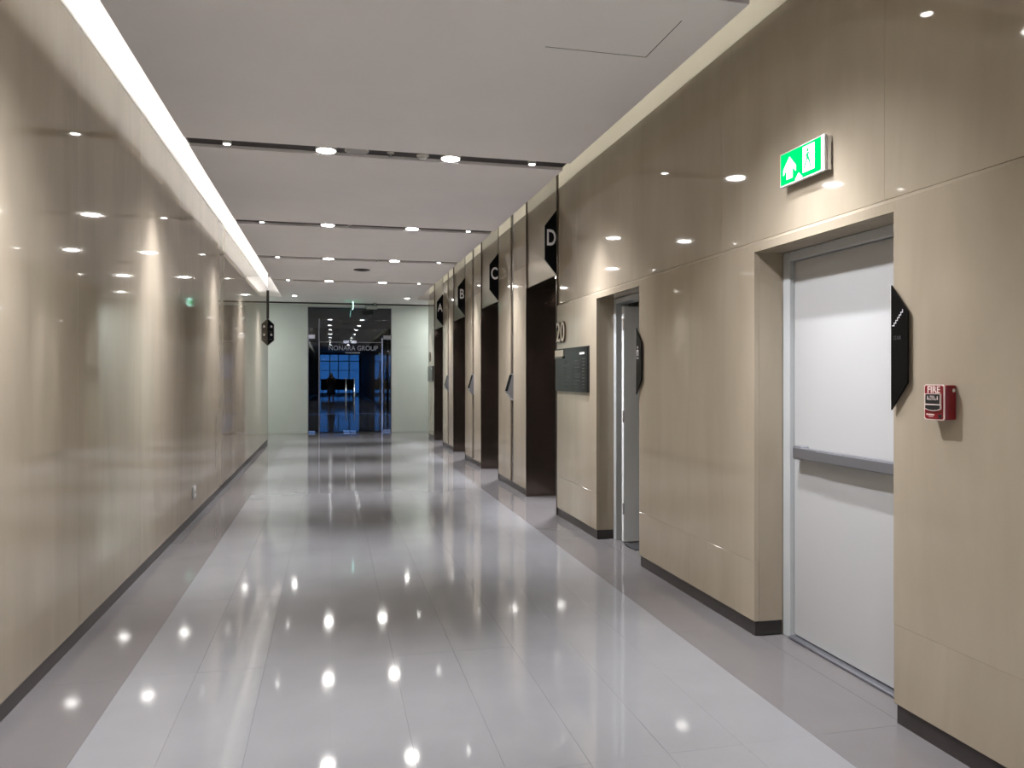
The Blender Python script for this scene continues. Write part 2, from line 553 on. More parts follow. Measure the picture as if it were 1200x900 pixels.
def make_downlight(name, label, big, loc, group=None):
    t = thing(name, label, 'downlight', loc, group)
    r = {'large': 0.078, 'small': 0.028, 'medium': .05}[big]
    obj('rim', lathe(bmesh.new(), [(r + .008, .024), (r + .008, -.001), (r, -.002), (r - .003, .004), (r - .003, .024)], 24), M['plastic'], t, smooth=True)
    obj('lens', lathe(bmesh.new(), [(r - .003, .010), (r - .003, -.003), (r * .6, -.004)], 24), M['lamp_small' if big == 'small' else 'lamp'], t, smooth=True)
    lo = bpy.data.objects.new('lamp', BIG if big == 'large' else SMALL)
    COL.objects.link(lo)
    lo.parent = t
    lo.location = (0, 0, -.02)
    lo.scale = (1, BEAM_BIG if big == 'large' else BEAM_SMALL, 1)             # oval beam: wide across the corridor, narrow along it
    return t
NTH = ['nearest', 'second', 'third', 'fourth', 'fifth']
proto = {}
LX = {('large', 'left'): -0.04, ('large', 'right'): 0.98, ('small', 'left'): -0.80, ('small', 'right'): 1.69}
for k, yr in enumerate(ROWS):
    for (sz, side), x in LX.items():
        place = 'partly seen ceiling slot overhead' if k == 0 else '%s full ceiling slot' % NTH[k - 1]
        if sz == 'large':
            lab = 'large round downlight at %s of the %s from camera' % (side, place)
        else:
            lab = 'tiny spotlight near the %s end of the %s from camera' % (side, place)
        name = 'downlight' if sz == 'large' else 'spotlight'
        loc = (x, yr, ZC + .003)
        if sz in proto:
            c = copy_tree(proto[sz], loc)
            c.name = name
            tag(c, lab, 'downlight')
        else:
            c = make_downlight(name, lab, sz, loc)
            proto[sz] = c
        c['group'] = '%s lights in the ceiling slots' % sz
for k, yr in enumerate(REAR):
    for (sz, side), x in LX.items():
        c = copy_tree(proto[sz], (x, yr, ZC + .003))
        lab = '%s %s ceiling light in slot %s behind the camera, mirrored in the glass entrance' % (side, sz, ['one', 'two', 'three', 'four', 'five', 'six', 'seven'][k])
        tag(c, lab, 'downlight')
        c['group'] = '%s lights in the ceiling slots' % sz
for o in COL.objects:                                   # the large lamps are swivelled a little towards the walls
    if o.type == 'LIGHT' and o.data in (BIG, SMALL):
        tilt = 27 if o.data == BIG else 5
        o.rotation_euler.y = math.radians(tilt if o.parent.location.x < 0.4 else -tilt)
for side, x in (('left', -0.806), ('right', 1.74)):
    c = make_downlight('downlight', 'small recessed downlight at %s of the plain ceiling before the glass entrance' % side, 'medium', (x, 17.93, ZC - .001))
    c['group'] = 'small downlights before the glass entrance'

# other things in the slots
t = thing('ceiling_speaker', 'round grey speaker between the two lamps of the nearest full slot', 'speaker', (0.205, 6.36, ZC + .024))
obj('grille', lathe(bmesh.new(), [(.088, 0), (.088, -.008), (.07, -.014), (.02, -.016)], 28), M['grey_plastic'], t, smooth=True)
obj('rim', lathe(bmesh.new(), [(.098, .001), (.098, -.006), (.094, -.009), (.088, -.006)], 28), M['plastic'], t, smooth=True)
t = thing('smoke_detector', 'white domed smoke detector left of the right lamp in the nearest full slot', 'smoke detector', (0.746, 6.36, ZC + .024))
obj('base', lathe(bmesh.new(), [(.052, 0), (.052, -.012), (.046, -.016)], 24), M['plastic'], t, smooth=True)
obj('dome', lathe(bmesh.new(), [(.034, -.014), (.034, -.03), (.026, -.038), (.01, -.04)], 24), M['plastic'], t, smooth=True)
def sprinkler(x, yy, z, label):
    t = thing('sprinkler', label, 'sprinkler', (x, yy, z))
    obj('escutcheon', lathe(bmesh.new(), [(.03, 0), (.03, -.004), (.012, -.012)], 16), M['plastic'], t, smooth=True)
    obj('nozzle', lathe(bmesh.new(), [(.008, -.008), (.008, -.03), (.018, -.031), (.018, -.034), (.004, -.036)], 12), M['chrome'], t, smooth=True)
sprinkler(0.48, 6.36, ZC + .024, 'small sprinkler head between speaker and smoke detector in the nearest full slot')
sprinkler(0.222, 9.47, ZC + .024, 'small sprinkler head between the lamps of the second full slot')
sprinkler(0.70, 12.2, ZC + .024, 'small sprinkler head between the lamps of the third full slot')
t = thing('ceiling_vent', 'dark round vent in the ceiling beyond the third full slot', 'vent', (0.513, 13.28, ZC))
obj('rim', lathe(bmesh.new(), [(.14, 0), (.14, -.006), (.12, -.012), (.115, -.002)], 28), M['slot'], t, smooth=True)
for r in (.105, .075, .045):
    obj('ring', lathe(bmesh.new(), [(r, -.001), (r + .01, -.012), (r - .006, -.014), (r - .012, -.002)], 24), M['slot'], t, smooth=True)

# ------------------------------------------------------------------ end wall and glass entrance
GX0, GX1, GZ = -0.585, 1.545, 3.235
bm = bmesh.new()
box(bm, -4.2, GX0, YE, YE + .12, 0, 3.75)
box(bm, GX1, 4.2, YE, YE + .12, 0, 3.75)
box(bm, GX0, GX1, YE, YE + .12, GZ, 3.75)
we = struct('wall_end', bm, M['plaster'])
struct('baseboard_end', box(B(-4.2, GX0 - .01, YE - .012, YE, 0, .07), GX1 + .01, 4.2, YE - .012, YE, 0, .07), M['plaster'])
# passages that open left and right just before the end wall
bm = bmesh.new()
box(bm, -4.3, -4.2, 17.0, YE + .2, 0, 3.75)
box(bm, -4.2, XL - .3, 17.0, 17.1, 0, 3.75)
struct('wall_passage_left', bm, M['plaster'])
bm = bmesh.new()
box(bm, 4.2, 4.3, 18.0, YE + .2, 0, 3.75)
box(bm, 2.62, 4.2, 18.1, 18.2, 0, 3.75)
struct('wall_passage_right', bm, M['plaster'])
for side, x in (('left', -2.9), ('right', 3.3)):  # added lamps, out of view, that brighten the end wall
    t = thing('fill_light', 'added fill panel in the side passage at %s of the glass entrance, out of view' % side, 'fill light', (x, 19.0 if x < 0 else 19.2, ZC - .012))
    obj('frame', B(-.3, .3, -.3, .3, -.004, .012), M['plastic'], t)
    l = bpy.data.lights.new('passage_fill', 'AREA'); l.energy = PASSAGE_FILL_W; l.size = .5; l.color = (.93, 1.0, .97)
    lo = bpy.data.objects.new('lamp', l); COL.objects.link(lo); lo.parent = t; lo.location = (0, 0, -.01)
    obj('diffuser', B(-.27, .27, -.27, .27, -.006, -.004), M['lamp_small'], t)
# dark lobby behind the glass
bm = bmesh.new()
box(bm, -4.2, 4.2, 29.9, 30.0, 0, 3.75); box(bm, -3.3, -3.2, YE + .12, 30, 0, 3.75); box(bm, 3.6, 3.7, YE + .12, 30, 0, 3.75)
struct('wall_lobby', bm, M['dark_room'])

d3 = struct_empty('door_3', (0.48, YE + .03, 0))
ox = -0.48
def gp(name, x0, x1, z0, z1, y0=0.0, y1=.012, mat='glass', parent=d3, bev=0):
    return obj(name, B(x0 + ox, x1 + ox, y0, y1, z0, z1, bevel=bev), M[mat], parent)
XM0, XM1, XMC = -0.30, 1.30, 0.48
TZ = 2.33
gp('transom_glass', GX0 + .02, GX1 - .02, TZ + .015, GZ - .02)
gp('side_glass', GX0 + .02, XM0 - .02, .02, TZ)
gp('side_glass', XM1 + .02, GX1 - .02, .02, TZ)
leafs = []
for x0, x1 in ((XM0 + .022, XMC - .004), (XMC + .004, XM1 - .022)):
    leafs.append(gp('door_leaf', x0, x1, .02, TZ - .008))
for x in (GX0, GX1 - .02):
    gp('jamb', x, x + .02, 0, GZ, -.02, .04, 'steel')
gp('head_rail', GX0, GX1, GZ - .02, GZ, -.02, .04, 'steel')
gp('post', XM0 - .012, XM0 + .012, 0, TZ + .6, -.03, .04, 'steel')
gp('post', XM1 - .018, XM1 + .018, 0, TZ + .12, -.03, .04, 'chrome')
gp('transom_rail', XM0, XM1, TZ - .004, TZ + .012, -.008, .02, 'steel')
for x0, x1 in ((GX0 + .01, -0.40), (1.33, GX1 - .01)):
    gp('patch_fitting', x0, x1, 2.41, 2.52, -.015, .03, 'chrome', bev=.006)
    gp('patch_fitting', x0, x1, .0, .05, -.015, .03, 'chrome', bev=.006)
for lf, s in zip(leafs, (-1, 1)):
    x0, x1 = (XMC - .17, XMC - .03) if s < 0 else (XMC + .05, XMC + .17)
    gp('patch_fitting', x0 + (0 if s < 0 else -.02), x1, 2.30, 2.38, -.015, .03, 'chrome', lf, .006)
    gp('patch_fitting', XMC - .17 if s < 0 else XMC + .01, XMC - .01 if s < 0 else XMC + .15, .005, .045, -.015, .03, 'chrome', lf, .006)
    hx = XMC + s * .105 + ox
    bm = lathe(bmesh.new(), [(.014, .32), (.014, 1.40)], 14, (hx, -.06, 0))
    for zz in (.5, 1.2):
        lathe(bm, [(.009, -.06), (.009, 0.0)], 10, (hx, 0, zz), axis='y')
    obj('pull_handle', bm, M['chrome'], lf, smooth=True)
put('lettering', text_mesh('NONARA GROUP', 0.175, FRAME_F, (0.56 + ox, -.004, 2.175), 0.90, .004), M['letter_silver'], d3)
bm = bmesh.new()
xx = 0.36
for w_ in (.05, .04, .06, .03, .05, .05, .04, .06):
    box(bm, xx + ox, xx + w_ - .012 + ox, -.006, -.002, 2.045, 2.075)
    xx += w_
obj('small_lettering', bm, M['letter_silver'], d3)

# exit sign hanging edge-on above the entrance
t = thing('exit_sign', 'small lit exit sign hanging edge-on from ceiling before the glass entrance', 'exit sign', (0.515, 18.9, ZC))
obj('housing', B(-.03, .03, -.20, .20, -.03, 0, bevel=.004), M['plastic'], t)
obj('lit_panel', B(-.006, .006, -.18, .18, -.19, -.03), M['exit_edge'], t)
for s in (-1, 1):
    obj('green_face', B(s * .0065 - .0005, s * .0065 + .0005, -.165, .165, -.18, -.04), M['green'], t)

# security camera
t = thing('security_camera', 'grey bullet security camera on ceiling above right half of entrance', 'camera', (1.06, 19.2, ZC))
obj('mount', lathe(bmesh.new(), [(.045, 0), (.045, -.02), (.018, -.03), (.018, -.075)], 18), M['grey_plastic'], t, smooth=True)
bm = B(-.21, .06, -.045, .045, -.16, -.075, bevel=.012, seg=2)
obj('body', bm, M['grey_plastic'], t)
obj('sunshield', B(-.24, .06, -.055, .055, -.075, -.068), M['matte_black'], t)
obj('lens', lathe(bmesh.new(), [(.028, 0), (.03, -.012), (.02, -.014)], 16, (-.21, 0, -.118), axis='x'), M['matte_black'], t, smooth=True)

# ------------------------------------------------------------------ window wall behind the camera
WX0, WX1, WZ0, WZ1 = -0.95, 2.15, 0.12, 3.15
bm = bmesh.new()
box(bm, -4.2, WX0, YB - .2, YB, 0, 3.75); box(bm, WX1, 4.2, YB - .2, YB, 0, 3.75)
box(bm, WX0, WX1, YB - .2, YB, 0, WZ0); box(bm, WX0, WX1, YB - .2, YB, WZ1, 3.75)
struct('wall_back', bm, M['plaster'])
wn = struct_empty('window_1', (0, YB - .1, 0))
MUL = [WX0, -0.1, 0.55, 1.35, WX1]
for x in MUL:
    obj('mullion', B(x - .035, x + .035, -.06, .06, WZ0, WZ1), M['steel'], wn)
for z, h in ((WZ0, .04), (2.62, .03), (WZ1, .04), (1.9, .02)):
    obj('transom', B(WX0, WX1, -.05, .05, z - h, z + h), M['steel'], wn)
for x0, x1 in zip(MUL[:-1], MUL[1:]):
    obj('pane', B(x0 + .036, x1 - .036, -.004, .004, WZ0 + .04, WZ1 - .04), M['window_glass'], wn)
t = thing('reception_desk', 'dark long counter by the far window, seen only mirrored in glass entrance', 'desk', (0.55, -18.6, 0))
obj('front_panel', B(-1.3, 1.2, 0, .06, .42, 1.2, bevel=.01), M['matte_black'], t)
obj('counter_top', B(-1.35, 1.25, -.5, .1, 1.2, 1.25, bevel=.01), M['dark_bronze'], t)
for x in (-1.2, 1.05):
    obj('leg', B(x, x + .06, -.4, .02, 0, 1.2), M['matte_black'], t)

# ------------------------------------------------------------------ exit door (right, near)
d1 = struct_empty('door_1', (2.50, 3.265, 0))
def dp(name, x0, x1, y0, y1, z0, z1, mat, parent=d1, bev=0.0, seg_=1):
    return obj(name, B(x0 - 2.50, x1 - 2.50, y0 - 3.265, y1 - 3.265, z0, z1, bevel=bev, seg=seg_), M[mat], parent)
dp('jamb', 2.472, 2.60, 3.738, 3.803, 0, 2.14, 'frame', bev=.003)
dp('jamb', 2.472, 2.60, 2.727, 2.792, 0, 2.14, 'frame', bev=.003)
dp('head', 2.472, 2.60, 2.792, 3.738, 2.088, 2.14, 'frame', bev=.003)
leaf = dp('door_leaf', 2.500, 2.545, 2.795, 3.734, .022, 2.085, 'white_door', bev=.002)
dp('threshold', 2.462, 2.60, 2.792, 3.738, 0, .016, 'steel', bev=.004)
bar = dp('panic_bar', 2.440, 2.478, 2.83, 3.664, 1.006, 1.066, 'steel', leaf, .005, 2)
dp('push_pad', 2.434, 2.445, 2.86, 3.45, 1.011, 1.061, 'steel', leaf, .003, 2)
dp('end_bracket', 2.448, 2.500, 3.60, 3.672, 1.000, 1.072, 'steel', leaf, .004)
dp('end_bracket', 2.448, 2.500, 2.82, 2.88, 1.000, 1.072, 'steel', leaf, .004)

# ------------------------------------------------------------------ washroom door standing open (right, middle)
d2 = struct_empty('door_2', (2.46, 5.91, 0))
def d2p(name, x0, x1, y0, y1, z0, z1, mat, parent=d2, bev=0.0):
    return obj(name, B(x0 - 2.46, x1 - 2.46, y0 - 5.91, y1 - 5.91, z0, z1, bevel=bev), M[mat], parent)
d2p('jamb', 2.456, 2.58, 6.335, 6.391, 0, 2.14, 'frame', bev=.003)
d2p('jamb', 2.456, 2.58, 5.43, 5.486, 0, 2.14, 'frame', bev=.003)
d2p('head', 2.456, 2.58, 5.486, 6.335, 2.095, 2.14, 'frame', bev=.003)
lf2 = d2p('door_leaf', 2.475, 3.30, 6.20, 6.245, .012, 2.06, 'grey_door', bev=.002)
bm = lathe(bmesh.new(), [(.010, 0), (.010, .05)], 12, (3.22 - 2.46, 6.15 - 5.91, 1.0), axis='y')
box(bm, 3.10 - 2.46, 3.23 - 2.46, 6.142 - 5.91, 6.156 - 5.91, .99, 1.01)
obj('lever_handle', bm, M['chrome'], lf2)
for z in (.25, 1.05, 1.85):
    bm = lathe(bmesh.new(), [(.007, 0), (.007, .1)], 10, (2.468 - 2.46, 6.19 - 5.91, z))
    obj('hinge', bm, M['chrome'], lf2)
t = thing('door_mat', 'small dark mat on the floor inside the open grey door', 'mat', (2.62, 6.04, 0))
obj('pad', prism([(-.16, -.13), (.3, -.13), (.3, .10), (-.16, .10), (-.17, .0)], .008,
                 Matrix.Identity(4), (0, 0, 0)), M['mat'], t)
bm = bmesh.new()
for i in range(5):
    box(bm, -.06 + i * .05, -.06 + i * .05 + .03, -.02, .005, .008, .0085)
tag(obj('print', bm, M['grey_plastic'], t), kind='stuff')

# ------------------------------------------------------------------ lifts
XD = 2.74
WORD = {'A': 'farthest', 'B': 'third', 'C': 'second', 'D': 'nearest'}
spot_lift = lamp_data('lift_lamp', LIFT_W, 56, .9, .03)
for L, y0, y1 in LIFTS:
    yc = (y0 + y1) / 2
    t = thing('elevator', 'lift %s, %s bronze-framed lift doorway in the right wall' % (L, WORD[L]), 'elevator', (XR, yc, 0))
    def lp(name, x0, x1, a, b_, z0, z1, mat, bev=0.0, parent=t):
        return obj(name, B(x0 - XR, x1 - XR, a - yc, b_ - yc, z0, z1, bevel=bev), M[mat], parent)
    lp('jamb', XR - .004, XD, y1, y1 + .02, 0, 3.70, 'dark_bronze')
    lp('jamb', XR - .004, XD, y0 - .02, y0, 0, 3.70, 'dark_bronze')
    lp('header_panel', XR + .012, XR + .032, y0, y1, 2.517, 3.41, 'bronze')
    lp('cove_band', XR + .014, XR + .032, y0, y1, 3.4105, 3.70, 'band_shaded')
    lp('soffit', XR + .032, XD, y0, y1, 2.517, 2.53, 'dark_bronze')
    lp('lift_header', XD, XD + .03, y0, y1, 2.15, 2.52, 'dark_bronze')
    lp('door_panel', XD, XD + .03, y0, yc - .003, .006, 2.15, 'dark_bronze')
    lp('door_panel', XD, XD + .03, yc + .003, y1, .006, 2.15, 'dark_bronze')
    lp('sill', XD - .05, XD + .05, y0, y1, 0, .006, 'chrome')
    lp('soffit_lamp', XR + .06, XR + .12, y0 + .08, y0 + .24, 2.510, 2.518, 'lamp_small')
    lo = bpy.data.objects.new('lamp', spot_lift)
    COL.objects.link(lo); lo.parent = t
    lo.location = (.09, y0 + .16 - yc, 2.50)
    # lettered flag sign at the near edge
    s = thing('lift_sign', 'black half-octagon flag sign lettered %s beside lift doorway' % L, 'sign', (XR - .004, y0 - .012, 2.513))
    pts = [(0, 0), (0, .67), (-.126, .503), (-.126, .156)]
    obj('back_plate', prism([(0, -.004), (0, .676), (-.130, .506), (-.130, .153)], .006, FRAME_F, (0, .006, 0)), M['sign_edge'], s)
    obj('face', prism(pts, .008, FRAME_F, (0, 0, 0)), M['black'], s)
    put('letter', text_mesh(L, .235, FRAME_F, (-.058, -.0095, .375), .62, .002, .004), M['white_ink'], s)

# destination keypads on the bronze strips
for k, (y0, y1) in enumerate(PIERS):
    g0 = y0 + 0.43 * (y1 - y0)
    t = thing('call_panel', 'slanted dark call panel on the bronze strip between lifts %s' % ['C and D', 'B and C', 'A and B'][k], 'call panel', (XR + .012, g0 + .0825, 1.12))
    def wedge(pts, w0, w1):
        bm = bmesh.new()
        a = [bm.verts.new((x, w0, z)) for x, z in pts]
        b_ = [bm.verts.new((x, w1, z)) for x, z in pts]
        bm.faces.new(a); bm.faces.new(b_)
        for i in range(len(pts)):
            j = (i + 1) % len(pts)
            bm.faces.new((a[i], a[j], b_[j], b_[i]))
        return bm
    obj('housing', wedge([(0, .36), (-.02, .36), (-.085, .13), (-.078, .115), (0, .02)], -.075, .075), M['steel'], t)
    obj('screen', wedge([(-.024, .352), (-.086, .136), (-.088, .137), (-.026, .353)], -.068, .068), M['panel_glass'], t)
    obj('button_strip', wedge([(-.074, .108), (-.010, .026), (-.011, .020), (-.078, .104)], -.06, .06), M['chrome'], t)

# ------------------------------------------------------------------ signs on the right wall
# floor number
t = thing('floor_number', 'raised bronze outlined floor number 20 on the wall beside lift D', 'sign', (XR, 7.43, 1.72))
put('digits', text_mesh('20', .285, FRAME_R, (-.002, 0, .17), 1.02, .03, .010), M['dark_bronze'], t)
put('digit_faces', text_mesh('20', .285, FRAME_R, (-.019, 0, .17), 1.02, .004, -.003), M['cream'], t)
# directory
def directory(y_far, y_near, z0, z1, label):
    W = y_far - y_near
    t = thing('directory_panel', label, 'sign', (XR, y_far, z0))
    H = z1 - z0
    obj('back_plate', B(-.018, 0, -W, 0, 0, H, bevel=.002), M['matte_black'], t)
    obj('glass_face', B(-.024, -.018, -W + .004, -.004, .004, H - .004), M['panel_glass'], t)
    obj('logo_tag', B(-.0246, -.0238, -W + .08, -W + .22, H - .075, H - .055), M['white_ink'], t)
    bm = bmesh.new()
    for c in (.30, .62):
        for r in range(9):
            z = .04 + r * .032
            box(bm, -.0244, -.0238, -c * W - random.uniform(.10, .2), -c * W, z, z + .007)
    for r in range(10):
        z = .04 + r * .03
        box(bm, -.0244, -.0238, -W + .07, -W + .14, z, z + .007)
    tag(obj('printed_lines', bm, M['grey_ink'], t), kind='stuff')
directory(7.585, 6.574, 1.30, 1.73, 'wide dark glass tenant directory panel below the number 20')
t = thing('floor_plaque', 'small cream and bronze plaque at the corner of the dark directory panel', 'sign', (XR - .024, 7.44, 1.63))
obj('face', B(-.012, 0, -.14, .12, .02, .085, bevel=.002), M['cream'], t)
obj('bottom_rim', B(-.014, 0, -.145, .125, 0, .022, bevel=.002), M['dark_bronze'], t)
directory(18.33, 17.45, 1.33, 1.69, 'dark directory panel on last wall section beyond lift A')
t = thing('floor_number', 'small dark floor number above directory on last wall section beyond lift A', 'sign', (XR, 18.1, 1.74))
put('digits', text_mesh('20', .285, FRAME_R, (-.002, 0, .16), 1.02, .03, .010), M['dark_bronze'], t)

# half-octagon plates by the two doors
def plate_sign(name, label, y_edge, z0, z1, w, ch):
    t = thing(name, label, 'sign', (XR, y_edge, z0))
    H = z1 - z0
    pts = [(0, 0), (0, H), (w, H - ch), (w, ch)]
    obj('standoff', B(-.012, 0, -.06, -.02, H * .3, H * .7), M['matte_black'], t)
    obj('face', prism(pts, .008, FRAME_R, (-.012, 0, 0)), M['black'], t)
    obj('bright_edge', B(-.0205, -.0115, 0, .0025, 0, H), M['plastic'], t)
    return t, H
t, H = plate_sign('stair_sign', 'black half-octagon sign with white stair symbol beside the white exit door', 2.718, 1.31, 1.83, .092, .115)
bm = bmesh.new()
for i in range(6):
    u = .008 + i * .0095; v = H - .172 + i * .0105
    prism([(u, v), (u + .0095 + .003, v), (u + .0095 + .003, v + .0105 + .004), (u + .0095, v + .0105 + .004), (u + .0095, v + .004), (u, v + .004)], .0012, FRAME_R, (-.0201, 0, 0), bm)
obj('stair_symbol', bm, M['white_ink'], t)
put('lettering', text_mesh('STAIR', .024, FRAME_R, (-.0206, -.036, H - .222), .72, .001), M['grey_ink'], t)
t, H = plate_sign('washroom_sign', 'black half-octagon sign with white person symbol beside the open grey door', 5.445, 1.31, 1.82, .10, .115)
bm = lathe(bmesh.new(), [(.010, -.0001), (.010, .001)], 14, (-.021, -.035, H - .15), axis='x')
prism([(.02, H - .215), (.02, H - .168), (.05, H - .168), (.05, H - .215), (.043, H - .215), (.043, H - .18), (.027, H - .18), (.027, H - .215)], .0012, FRAME_R, (-.0201, 0, 0), bm)
prism([(.022, H - .235), (.022, H - .228), (.05, H - .228), (.05, H - .235)], .0012, FRAME_R, (-.0201, 0, 0), bm)
obj('person_symbol', bm, M['white_ink'], t)

# lit exit sign
EX = XR + .012
t = thing('exit_sign', 'lit green exit sign with white up arrow above the white exit door', 'exit sign', (EX + .004, 3.508, 2.423))
EW, EH = .363, .173
def ebox(name, x0, x1, u0, u1, v0, v1, mat, bev=0.0):
    return obj(name, B(x0, x1, -u1, -u0, v0, v1, bevel=bev), M[mat], t)
ebox('back_box', -.026, 0, .006, EW - .004, .004, EH - .004, 'chrome', .002)
ebox('frame', -.046, -.030, 0, EW, 0, EH, 'plastic', .002)
ebox('mid_box', -.030, -.026, .02, EW - .02, .02, EH - .02, 'chrome')
ebox('lit_face', -.0475, -.0455, .008, EW - .022, .009, EH - .006, 'green')
ebox('lit_edge', -.0474, -.0462, EW - .021, EW - .001, .002, EH - .002, 'exit_white')
P = lambda pts, bm=None: prism(pts, .0012, FRAME_R, (-.0476, 0, 0), bm)
bm = P([(.046, .040), (.046, .056), (.066, .056), (.066, .040)])          # arrow tail
bm = bmesh.new()
P([(.088, .140), (.034, .085), (.034, .056), (.062, .083), (.062, .030), (.112, .030), (.112, .083), (.140, .056), (.140, .085)], bm)
obj('arrow_symbol', bm, M['exit_white'], t)
bm = bmesh.new()
P([(.198, .030), (.198, .155), (.290, .155), (.290, .030)], bm)
P([(.135, .012), (.165, .040), (.195, .012)], bm)
obj('door_symbol', bm, M['exit_white'], t)
bm = lathe(bmesh.new(), [(.0085, 0), (.0085, .0012)], 14, (-.0498, -.238, .132), axis='x')
Q = lambda pts: prism(pts, .0012, FRAME_R, (-.0486, 0, 0), bm)
Q([(.228, .088), (.232, .120), (.244, .122), (.250, .090)])
Q([(.228, .090), (.214, .070), (.205, .050), (.212, .046), (.222, .064), (.238, .088)])
Q([(.238, .090), (.250, .072), (.256, .046), (.264, .048), (.259, .076), (.250, .093)])
Q([(.231, .118), (.216, .104), (.219, .099), (.233, .110)])
Q([(.244, .118), (.258, .100), (.262, .103), (.249, .122)])
obj('running_figure', bm, M['green'], t)
for dz_ in (0.012, EH - .03):
    obj('cable_gland', lathe(bmesh.new(), [(.006, 0), (.006, .012)], 10, (-.012, -EW + .010, dz_), axis='x'), M['chrome'], t)

# fire alarm pull station
t = thing('fire_alarm_station', 'red wall-mounted pull station lettered FIRE right of the exit door', 'fire alarm', (XR, 2.50, 1.283))
FW, FH = .098, .136
obj('body', B(-.046, 0, -FW - .006, -.004, .002, FH - .002, bevel=.006, seg=2), M['red'], t)
obj('white_border', prism([(0, .006), (0, FH - .006), (.006, FH), (FW - .006, FH), (FW, FH - .006), (FW, .006), (FW - .006, 0), (.006, 0)], .005, FRAME_R, (-.046, 0, 0)), M['fire_white'], t)
obj('front_plate', prism([(.004, .009), (.004, FH - .009), (.009, FH - .004), (FW - .009, FH - .004), (FW - .004, FH - .009), (FW - .004, .009), (FW - .009, .004), (.009, .004)], .0015, FRAME_R, (-.051, 0, 0)), M['red'], t)
put('lettering', text_mesh('FIRE', .036, FRAME_R, (-.0535, -FW / 2, FH - .021), .98, .001, .0008), M['fire_white'], t)
h = obj('pull_handle', prism([(.013, .062), (.013, .098), (.085, .098), (.085, .062)], .0045, FRAME_R, (-.0532, 0, 0)), M['matte_black'], t)
obj('handle_lip', prism([(.012, .044), (.012, .056), (.086, .056), (.086, .044), (.070, .039), (.049, .037), (.028, .039)], .006, FRAME_R, (-.0526, 0, 0)), M['matte_black'], t)
bm = bmesh.new()
def outline(pts, w):
    for (a, b_) in zip(pts, pts[1:] + pts[:1]):
        d = Vector((b_[0] - a[0], b_[1] - a[1])); n = Vector((-d.y, d.x)).normalized() * w / 2
        prism([(a[0] - n.x, a[1] - n.y), (a[0] + n.x, a[1] + n.y), (b_[0] + n.x, b_[1] + n.y), (b_[0] - n.x, b_[1] - n.y)], .0062, FRAME_R, (-.0528, 0, 0), bm)
outline([(.012, .060), (.012, .100), (.086, .100), (.086, .060)], .002)
outline([(.011, .058), (.087, .058), (.087, .043), (.070, .038), (.049, .036), (.028, .038), (.011, .043)], .002)
obj('handle_outline', bm, M['fire_white'], t)
for u in (.024, .072):
    obj('arrow_print', prism([(u - .002, .092), (u + .002, .092), (u + .002, .082), (u + .004, .082), (u, .076), (u - .004, .082), (u - .002, .082)], .0004, FRAME_R, (-.0577, 0, 0)), M['fire_white'], h)
put('pull_print', text_mesh('PULL', .0115, FRAME_R, (-.058, -.048, .089), 1.0, .0006), M['fire_white'], h)
put('down_print', text_mesh('DOWN', .0115, FRAME_R, (-.058, -.048, .079), 1.0, .0006), M['fire_white'], h)
bm = lathe(bmesh.new(), [(.0035, 0), (.0035, .0008)], 10, (-.0534, -.016, .021), axis='x')
prism([(.021, .018), (.021, .023), (.052, .023), (.052, .018)], .0006, FRAME_R, (-.0525, 0, 0), bm)
prism([(.024, .012), (.024, .014), (.046, .014), (.046, .012)], .0006, FRAME_R, (-.0525, 0, 0), bm)
obj('maker_print', bm, M['fire_white'], t)
obj('corner_sticker', prism([(.072, .008), (.072, .022), (.088, .022), (.088, .008)], .0006, FRAME_R, (-.0525, 0, 0)), M['matte_black'], t)
obj('side_lock', lathe(bmesh.new(), [(.007, -FW - .009), (.007, -FW - .004)], 14, (-.016, 0, FH - .022), axis='y'), M['chrome'], t)

# ------------------------------------------------------------------ left wall fittings
t = thing('direction_sign', 'black half-octagon flag sign at far end of the left wall', 'sign', (XL, 17.30, 2.12))
pts = [(0, 0), (0, .58), (.125, .46), (.125, .115)]
obj('back_plate', prism([(0, -.006), (0, .588), (.131, .464), (.131, .111)], .006, FRAME_F, (0.006, .006, 0)), M['sign_edge'], t)
obj('face', prism(pts, .008, FRAME_F, (0, 0, 0)), M['black'], t)
obj('hanger', B(.0, .028, -.004, .004, .58, 1.20), M['matte_black'], t)
for z in (.39, .21):
    obj('arrow_print', prism([(.055, z), (.055, z + .035), (.075, z + .055), (.095, z + .035), (.095, z)], .001, FRAME_F, (0, -.0082, 0)), M['white_ink'], t)
for z in (.30, .27, .13):
    obj('word_print', prism([(.03, z), (.03, z + .012), (.095, z + .012), (.095, z)], .001, FRAME_F, (0, -.0082, 0)), M['grey_ink'], t)

t = thing('wall_outlet', 'small pale socket plate low on the left marble wall', 'socket', (XL, 8.13, 0.225))
obj('plate', B(0, .012, -.07, .07, 0, .13, bevel=.004), M['grey_plastic'], t)
obj('cover', B(.012, .018, -.055, .055, .012, .118, bevel=.003), M['plastic'], t)
for yy in (-.025, .025):
    obj('socket_hole', B(.0175, .0185, yy - .01, yy + .01, .05, .08), M['matte_black'], t)

